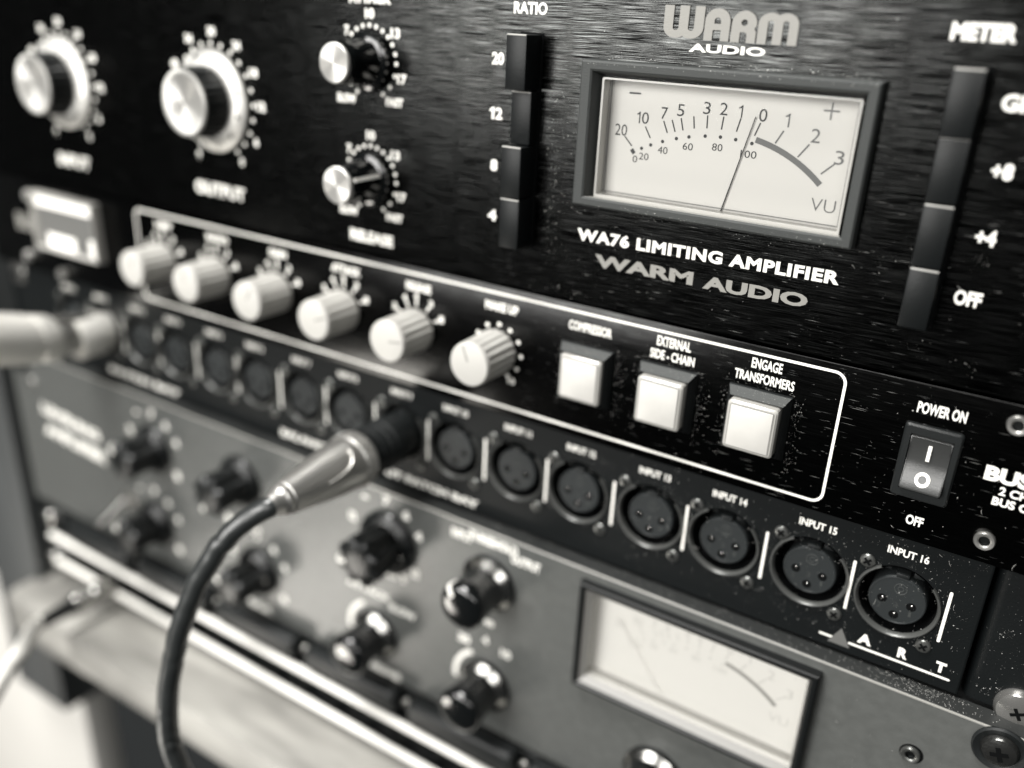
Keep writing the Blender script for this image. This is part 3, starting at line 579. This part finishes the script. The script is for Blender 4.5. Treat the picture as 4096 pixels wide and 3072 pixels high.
for s, x0, x1, z0, z1 in (('INPUT', -159.3, -150.2, -96.8, -93.0), ('THRESHOLD', -151.6, -131.0, -95.0, -91.2), ('OUTPUT', -133.6, -121.8, -98.2, -94.4), ('-40', -145.6, -139.6, -129.4, -126.6), ('30', -155.3, -150.0, -142.0, -138.2), ('4', -144.2, -141.8, -138.2, -134.6), ('10', -136.0, -131.8, -140.5, -136.8),
                          ('ATTACK', -211.5, -188.5, -139.6, -136.6), ('FAST', -198.5, -179.0, -127.5, -123.5), ('SLOW', -189.3, -176.0, -143.0, -139.6), ('RELEASE', -200.0, -184.0, -177.2, -173.6), ('MIN', -283, -262, -136.5, -132.5), ('MAX', -276, -258, -177, -173),
                          ):
    word(T, s, x0, x1, z0, z1, IG, 0.05)
word(T, 'LEVELING', -418.5, -372.0, -121.0, -115.5, IG, 0.06, slope=-0.07); word(T, 'AMPLIFIER', -419.0, -369, -133.0, -127.0, IG, 0.06, slope=-0.06)
for (kx, kz) in ((-190.5, -110.5), (-329, -114), (-264, -154.5), (-334, -156)):
    mk = MB()
    for a in (25, 55, 88, 125, 165, -35):
        x, z = pol(kx, kz, 17.5, a); text(mk, str(int(a / 18 + 3)), x - 1.7, x + 1.7, z - 2.0, z + 2.0, IG, 0.07)
    part('scale_numbers', mk, 'ink', T, smooth=0)
tg = part('toggle_switch', MB().lathe(-352, -148, [(5.5, GY - 0.02), (5.5, GY - 1.8), (3.6, GY - 2.0), (3.4, GY - 5)], 6), 'chrome', T)
part('toggle_bat', MB().tube([(-352, GY - 4, -148), (-352.5, GY - 10, -151.5), (-353.5, GY - 18, -157)], [1.4, 1.7, 2.3], 14), 'chrome', tg)
GM = meter(T, -104.9, -26.3, -135.0, -92.6, GY - 3.5, -102.9, -28.4, -133.0, -94.4, 1.0, 'face2', 'plastic', (-101.0, -29.3, -130.2, -96.0))
part('meter_card', MB().box(-101.2, -29.1, 1.0, 1.6, -130.6, -95.7), 'face2', GM, smooth=0)
part('meter_pane', MB().box(-102.0, -29.0, -2.2, -1.9, -131.6, -95.2), 'pane', GM, smooth=0)
part('pane_rim', MB().loft([rect_loop(-102.4, -28.7, -132.6, -94.8, GY - 2.9), rect_loop(-102.3, -28.8, -132.5, -94.9, GY - 3.2), rect_loop(-100.6, -29.6, -130.4, -95.6, GY - 1.4)], cap=False), 'meterlip', GM, smooth=20)
part('inner_wall', MB().loft([rect_loop(-100.6, -29.6, -130.4, -95.6, GY - 1.35), rect_loop(-100.9, -29.4, -130.3, -95.9, 0.95)], cap=False), 'lens', GM, smooth=20)
fg = lambda x, z: (-63.4 + (x + 79.5) * 0.96, -110.2 + (z - 48.6) * 0.9)
vu_scale(GM, 0.94, 'faint', 'greyink', fg, 'faint')
part('needle', MB().tube([(-74.5, 0.2, -129.0), (-92.5, 0.2, -105.5)], [0.12, 0.08], 8), 'face2', GM)
# countersunk hexagon screw in its pocket, and the black rack screw on a cup washer
part('screw_pocket', MB().lathe(1.3, -108.0, [(3.2, GY - 0.03), (3.0, GY - 0.04)], 40), 'void', T, smooth=0)
hex_screw(T, 1.1, -108.1, GY, 2.6, 'screw')
cross_screw(T, 20.9, -94.6, GY - 0.4, 4.7, 'worn', 2.4, 20, 'rack_screw', (6.9, 'matteplastic'), 0.46, 0.12)
cross_screw(T, -431, -95.2, GY - 0.4, 4.7, 'darksteel', 2.2, 15, 'rack_screw', (6.3, 'matteplastic'))
cross_screw(T, -424, -106, GY, 3, 'steel', 1.2, 15)

# ================================================================== 5. JACK PATCHBAY below, with two long white rails
T = thing('jack_patchbay', (-200, -6, -222.5), 'low black jack bay with two long bright white label rails', 'patchbay')
JY = -4.0
part('faceplate', MB().box(-438, 41, JY, 4, -214.8, -178.9, 0.5), 'plastic', T)
for z, xl in ((-190.8, -418), (-206.6, -416)):
    rl = MB().loft([[(x, JY - 6.5 + 1.6 * -math.sin(math.radians(a)), z + 1.75 * math.cos(math.radians(a))) for a in range(0, 360, 20)] for x in (xl, 41)])
    part('label_rail', rl, 'rail', T, smooth=50)
    part('rail_backing', MB().box(xl - 1, 41, JY - 5.2, JY - 0.02, z - 1.2, z + 1.2), 'plastic', T, smooth=0)
for k in range(8):
    x = -400 + k * 56.5
    part('jack_block', MB().box(x, x + 50, JY - 8, JY - 0.02, -186.5, -176.5 - 0, 2.2, 3), 'matteplastic', T)
    cross_screw(T, x - 3.3, -181.5, JY - 3, 1.9, 'steel', 1.0, 45)
for k in range(24):
    x = -404 + k * 18.4
    j = part('jack_socket', MB().lathe(x, -198.7, [(5.0, JY - 0.02), (5.0, JY - 2.4), (4.6, JY - 3.2), (3.6, JY - 3.2), (3.4, JY - 2.4)], 28, cap1=False), 'matteplastic' if k % 3 else 'darksteel', T)
    part('jack_hole', MB().lathe(x, -198.7, [(3.45, JY - 2.3), (3.4, JY - 2.35)], 20), 'void', j, smooth=0)
cross_screw(T, -428, -187, JY, 4.2, 'chrome', 2.2, 45, 'rack_screw'); cross_screw(T, -430, -214, JY, 4.2, 'steel', 2.2, 45, 'rack_screw')

# ================================================================== 6. PLUGS AND CABLES
CAMP = Vector((1.265, -228.865, 81.578)); CR = cam.rotation_euler.to_matrix()
def at(px, py, depth): return CAMP + CR @ Vector(((px - 2048) / 3556, -(py - 1536) / 3556, -1)) * depth
def smooth_path(pts, n=8):
    out = []
    for i in range(len(pts) - 1):
        p0, p1, p2, p3 = pts[max(i - 1, 0)], pts[i], pts[i + 1], pts[min(i + 2, len(pts) - 1)]
        for k in range(n):
            t = k / n; out.append(0.5 * ((2 * p1) + (p2 - p0) * t + (2 * p0 - 5 * p1 + 4 * p2 - p3) * t * t + (3 * p1 - p0 - 3 * p2 + p3) * t ** 3))
    return out + [pts[-1]]
px_, pz_ = XI[7] + 0.4, -65.6
T = thing('xlr_cable', (px_, -20, pz_), 'black cable with a satin metal plug, plugged into the black input row and hanging down', 'audio cable')
part('plug_shell', MB().lathe(px_, pz_, [(9.6, -21.5), (9.75, -22.5), (9.75, -26.5), (9.3, -27.0), (9.35, -28), (9.3, -30), (8.7, -36), (7.9, -42), (7.0, -48), (6.1, -54), (5.75, -56.3), (5.2, -56.8)], 64), 'steel', T)
part('plug_collar', MB().lathe(px_, pz_, [(8.6, 8), (8.6, -4), (9.2, -4.2), (9.2, -9.5), (8.7, -9.8), (8.7, -11), (9.2, -11.3), (9.2, -13), (8.8, -13.3), (8.8, -14.6), (9.2, -15), (9.2, -16.8), (8.8, -17), (9.3, -18), (9.3, -21.4)], 64), 'matteplastic', T)
gr = MB()
for row, y in enumerate((-22.9, -24.5, -26.1)):
    for k in range(30):
        a = math.radians(12 * k + 6 * row) 
        c = Vector((px_ + 9.75 * math.cos(a), y, pz_ + 9.75 * math.sin(a)))
        t = bmesh.new(); bmesh.ops.create_icosphere(t, subdivisions=1, radius=0.62); bmesh.ops.translate(t, verts=t.verts[:], vec=c); gr.merge(t)
part('grip_studs', gr, 'steel', T)
fl = []
for th, y in ((62, -31.0), (48, -31.5), (34, -33), (24, -36), (18, -40), (15, -44)):
    r = {-31.0: 9.5, -31.5: 9.5, -33: 9.45, -36: 9.15, -40: 8.65, -44: 8.05}[y]; a = math.radians(th)
    fl.append(Vector((px_ + r * math.cos(a), y, pz_ + r * math.sin(a))))
part('raised_mark', MB().tube(smooth_path(fl, 5), 0.42, 10), 'steel', T)
part('strain_relief', MB().lathe(px_, pz_, [(5.3, -56.4), (5.5, -57.2), (5.3, -58.5), (4.4, -59.4), (4.1, -61), (3.5, -63)], 40), 'steel', T)
tail = [Vector((px_, -56, pz_)), Vector((px_, -62, pz_ - 0.2))] + [at(*q) for q in ((1030, 2052, 279), (955, 2105, 279), (880, 2185, 281), (815, 2285, 284), (762, 2395, 287), (722, 2510, 290), (695, 2625, 293), (676, 2740, 296), (669, 2840, 298), (674, 2930, 300), (695, 3010, 302), (728, 3090, 304), (775, 3180, 306), (830, 3300, 308), (880, 3450, 310))]
rk_ = random.Random(3)
tp = [p + Vector((rk_.uniform(-.28, .28), 0, rk_.uniform(-.28, .28))) if i > 12 else p for i, p in enumerate(smooth_path(tail, 4))]
part('cable', MB().tube(smooth_path(tp, 3), 3.5, 20), 'cable', T, smooth=60)
px_, pz_ = XI[14] + 0.3, -65.6
T = thing('xlr_plug', (px_, -20, pz_), 'fat silver metal plug in the far end of the black input row', 'audio plug')
part('plug_ring', MB().lathe(px_, pz_, [(8.6, 6), (8.6, 0), (9.6, -0.3), (9.8, -1.2), (9.8, -12.5), (9.4, -13.5), (8.0, -13.8)], 48), 'satin', T)
part('plug_neck', MB().lathe(px_, pz_ + 1.2, [(7.8, -13), (8.2, -24)], 40), 'steel', T)
part('plug_shell', MB().lathe(px_, pz_ + 0.4, [(8.5, -22.6), (10.2, -23), (10.8, -24.2), (10.9, -31), (10.3, -31.4), (10.3, -33), (11.2, -33.4), (11.8, -46), (11.9, -58), (11.0, -78), (9.2, -90)], 48), 'satin', T)
part('latch_tab', MB().box(px_ - 3.2, px_ + 3.2, -24, -3, pz_ + 7.6, pz_ + 10.2, 0.8), 'chrome', T)
part('cable', MB().tube([(px_, -88, pz_), (px_ - 2, -110, pz_ - 2), (px_ - 8, -135, pz_ - 12), (px_ - 16, -150, pz_ - 35), (px_ - 20, -152, pz_ - 80)], 4, 16), 'wcable', T)
jx, jz = -369.5, -203.0
TP = T
for o in list(COL.objects):
    if o.parent == TP:
        for v in o.data.vertices:
            y = v.co.y + (-20 * MM) + 12 * MM
            if y < 0: v.co.z += -y * 0.27
T = thing('jack_cable', (jx, -30, jz), 'white cable ending in a small bright jack plug, plugged into the low bay', 'audio cable')
part('plug_shell', MB().lathe(jx, jz, [(3.2, 0), (3.2, -8), (5.2, -8.6), (5.2, -21), (4.2, -22), (4.2, -24), (5.6, -25), (5.6, -31), (5.0, -32)], 32), 'chrome', T)
part('boot', MB().lathe(jx, jz, [(4.3, -32), (3.8, -36), (3.2, -44), (2.9, -48)], 28), 'plastic', T)
jt = [Vector((jx, -46, jz)), Vector((jx, -52, jz - 0.4))] + [at(*q) for q in ((85, 2600, 377), (40, 2665, 372), (-10, 2750, 369), (-70, 2870, 368), (-130, 3040, 368), (-160, 3300, 368))]
part('cable', MB().tube(smooth_path(jt, 6), 3.4, 18), 'wcable', T, smooth=60)

# ================================================================== 7. RACK, SHELF AND BACKGROUND
T = thing('equipment_rack', (-466, 100, -330), 'dark rack side standing at the far end of the units', 'rack')
part('side_panel', MB().box(-494, -443, -9, 320, -330, 140, 2), 'wooddark', T)
part('mounting_rail', MB().box(-443, -425, 7.2, 9, -230, 130), 'darksteel', T, smooth=0)
T = thing('wooden_shelf', (-160, 80, -243), 'pale wooden shelf board under the jack bay', 'shelf')
part('board', MB().box(-368, 60, -39, 260, -236, -215.2, 1.2), 'wood', T)
T = thing('wooden_block', (-410, 0, -250), 'small pale wooden block at the end of the shelf board', 'block')
part('body', MB().box(-452, -376, -26, 60, -262, -232, 6, 3), 'wood', T)
T = thing('white_cabinet', (-600, 60, -700), 'tall white cabinet standing below the shelf at the far left', 'cabinet')
part('body', MB().box(-900, -447, 4, 26, -800, -293, 4), 'white', T)

# ================================================================== 8. DUST
db = MB()
def speck(x, y, z, r, el=1.0):
    n = 5; a0 = random.random() * 6; vs = [db.bm.verts.new((x + r * el * math.cos(a0 + k * 1.2566) * random.uniform(.7, 1.2), y, z + r * math.sin(a0 + k * 1.2566) * random.uniform(.7, 1.2))) for k in range(n)]
    top = db.bm.verts.new((x, y - r * 0.7, z))
    for k in range(n): db.bm.faces.new((vs[k], vs[(k + 1) % n], top))
def rs(): return 0.03 + 0.10 * random.random() ** 4 + (0.16 * random.random() if random.random() < 0.03 else 0)
def cluster(n, fx, y, fz, el=1.0):
    for _ in range(n): speck(fx(), y, fz(), rs(), el)
U, G = random.uniform, random.gauss
def patches(n, x0, x1, z0, z1, y, each):
    for _ in range(n):
        cx, cz, sp = U(x0, x1), U(z0, z1), U(1.0, 7.0)
        for _ in range(each):
            x, z = G(cx, sp), G(cz, sp * 0.6)
            if x0 - 3 < x < x1 and z0 < z < z1: speck(x, y, z, rs())
cluster(260, lambda: U(-160, 40), -0.01, lambda: U(0.5, 88))
patches(9, -140, 38, 1, 40, -0.01, 13)
cluster(300, lambda: -130.5 + abs(G(0, 5)), -0.01, lambda: U(12, 62))
cluster(170, lambda: U(-119, -41), -0.01, lambda: 69.3 + abs(G(0, 0.7)), 1.5)
cluster(120, lambda: G(-80, 30), -0.01, lambda: 29.6 - abs(G(0, 1.2)))
cluster(130, lambda: U(-140, 40), -0.01, lambda: U(-44, -1))
patches(12, -130, 38, -43.5, -2, -0.01, 20)
for bx in (-102.2, -76.0, -48.6): cluster(110, lambda: bx + abs(G(0, 1.6)), -0.01, lambda: U(-36, -12)); cluster(50, lambda: bx + U(-20, 0), -0.01, lambda: -12.3 + abs(G(0, 0.8)))
for bx in (-121.2, -94.4, -67.2): cluster(60, lambda: bx - abs(G(0, 1.0)), -0.01, lambda: U(-36, -14))
for i in range(5):
    for _ in range(150):
        a = U(0, 360); r = 11.5 + abs(G(0, 1.6)); x, z = pol(XI[i], ZI, r, a)
        if x < 6.8 and z > -87: speck(x, PY - 0.01, z, rs())
patches(40, -110, 6.5, -87, -46, PY - 0.01, 20)
cluster(420, lambda: U(-90, 6.8), PY - 0.01, lambda: U(-87, -46))
patches(34, 13, 41, -87, -46, ey - 0.01, 30)
for _ in range(520):
    x = U(-150, 20) if random.random() < .6 else G(0, 8); speck(x, U(-2.2, 3.8), -89.08, U(0.04, 0.15))
patches(16, -60, 40, -150, -91, GY - 0.01, 10); cluster(120, lambda: U(-150, 40), GY - 0.01, lambda: U(-170, -90))
cluster(240, lambda: U(-118, -42), -4.01, lambda: random.choice((U(30.5, 31.6), U(68, 69))))
for bx in (-111.9, -85.2, -57.9):
    for _ in range(120): t = random.random(); speck(bx + U(-8, 8), -1.1 - 2.5 * t, -12.75 - 1.95 * t, rs() * .8)
for _ in range(46):                                                 # lint fibres
    x, z, y = random.choice(((U(-140, 38), U(1, 66), -0.05), (U(-130, 38), U(-43, -2), -0.05), (U(-100, 5), U(-86, -47), PY - 0.05), (U(13, 40), U(-87, -47), ey - 0.05), (U(-60, 40), U(-150, -92), GY - 0.05)))
    a = U(0, 6.28); L_ = U(0.6, 2.2); bend = U(-0.6, 0.6)
    db.tube([(x + L_ * t * math.cos(a + bend * t), y - 0.25 * math.sin(3.14 * t), z + L_ * t * math.sin(a + bend * t)) for t in (0, 0.25, 0.5, 0.75, 1)], 0.035, 4)
dme = part('dust', db, 'dust', None, smooth=0)
dme['kind'] = 'stuff'; dme['label'] = 'pale dust specks scattered over the black and grey panels'; dme['category'] = 'dust'

def scratches(root, n, x0, x1, z0, z1, m, bias=None):
    mb = MB()
    for _ in range(n):
        x, z = U(x0, x1), U(z0, z1)
        if bias: x = min(x1, max(x0, G(*bias[0]))); z = min(z1, max(z0, G(*bias[1])))
        if bias is None and -126 < x < -40 and 29 < z < 71: continue
        L_, h = 0.5 + 4.5 * random.random() ** 2.2, U(0.025, 0.06)
        mb.flat([(x, z - h * .3), (x + L_ * .5, z - h), (x + L_, z), (x + L_ * .5, z + h)], -0.012)
    o = part('scratches', mb, m, root, smooth=0); o['kind'] = 'stuff'
ra = bpy.data.objects['limiting_amplifier']; rc = bpy.data.objects['bus_compressor']
scratches(ra, 130, -125, 38, 2, 60, 'scratch'); scratches(ra, 500, -150, 38, 1, 86, 'scratchdim')
scratches(rc, 130, -130, 0, -43, -2, 'scratch', ((-42, 22), (-24, 11))); scratches(rc, 420, -135, 36, -43, -1, 'scratchdim')
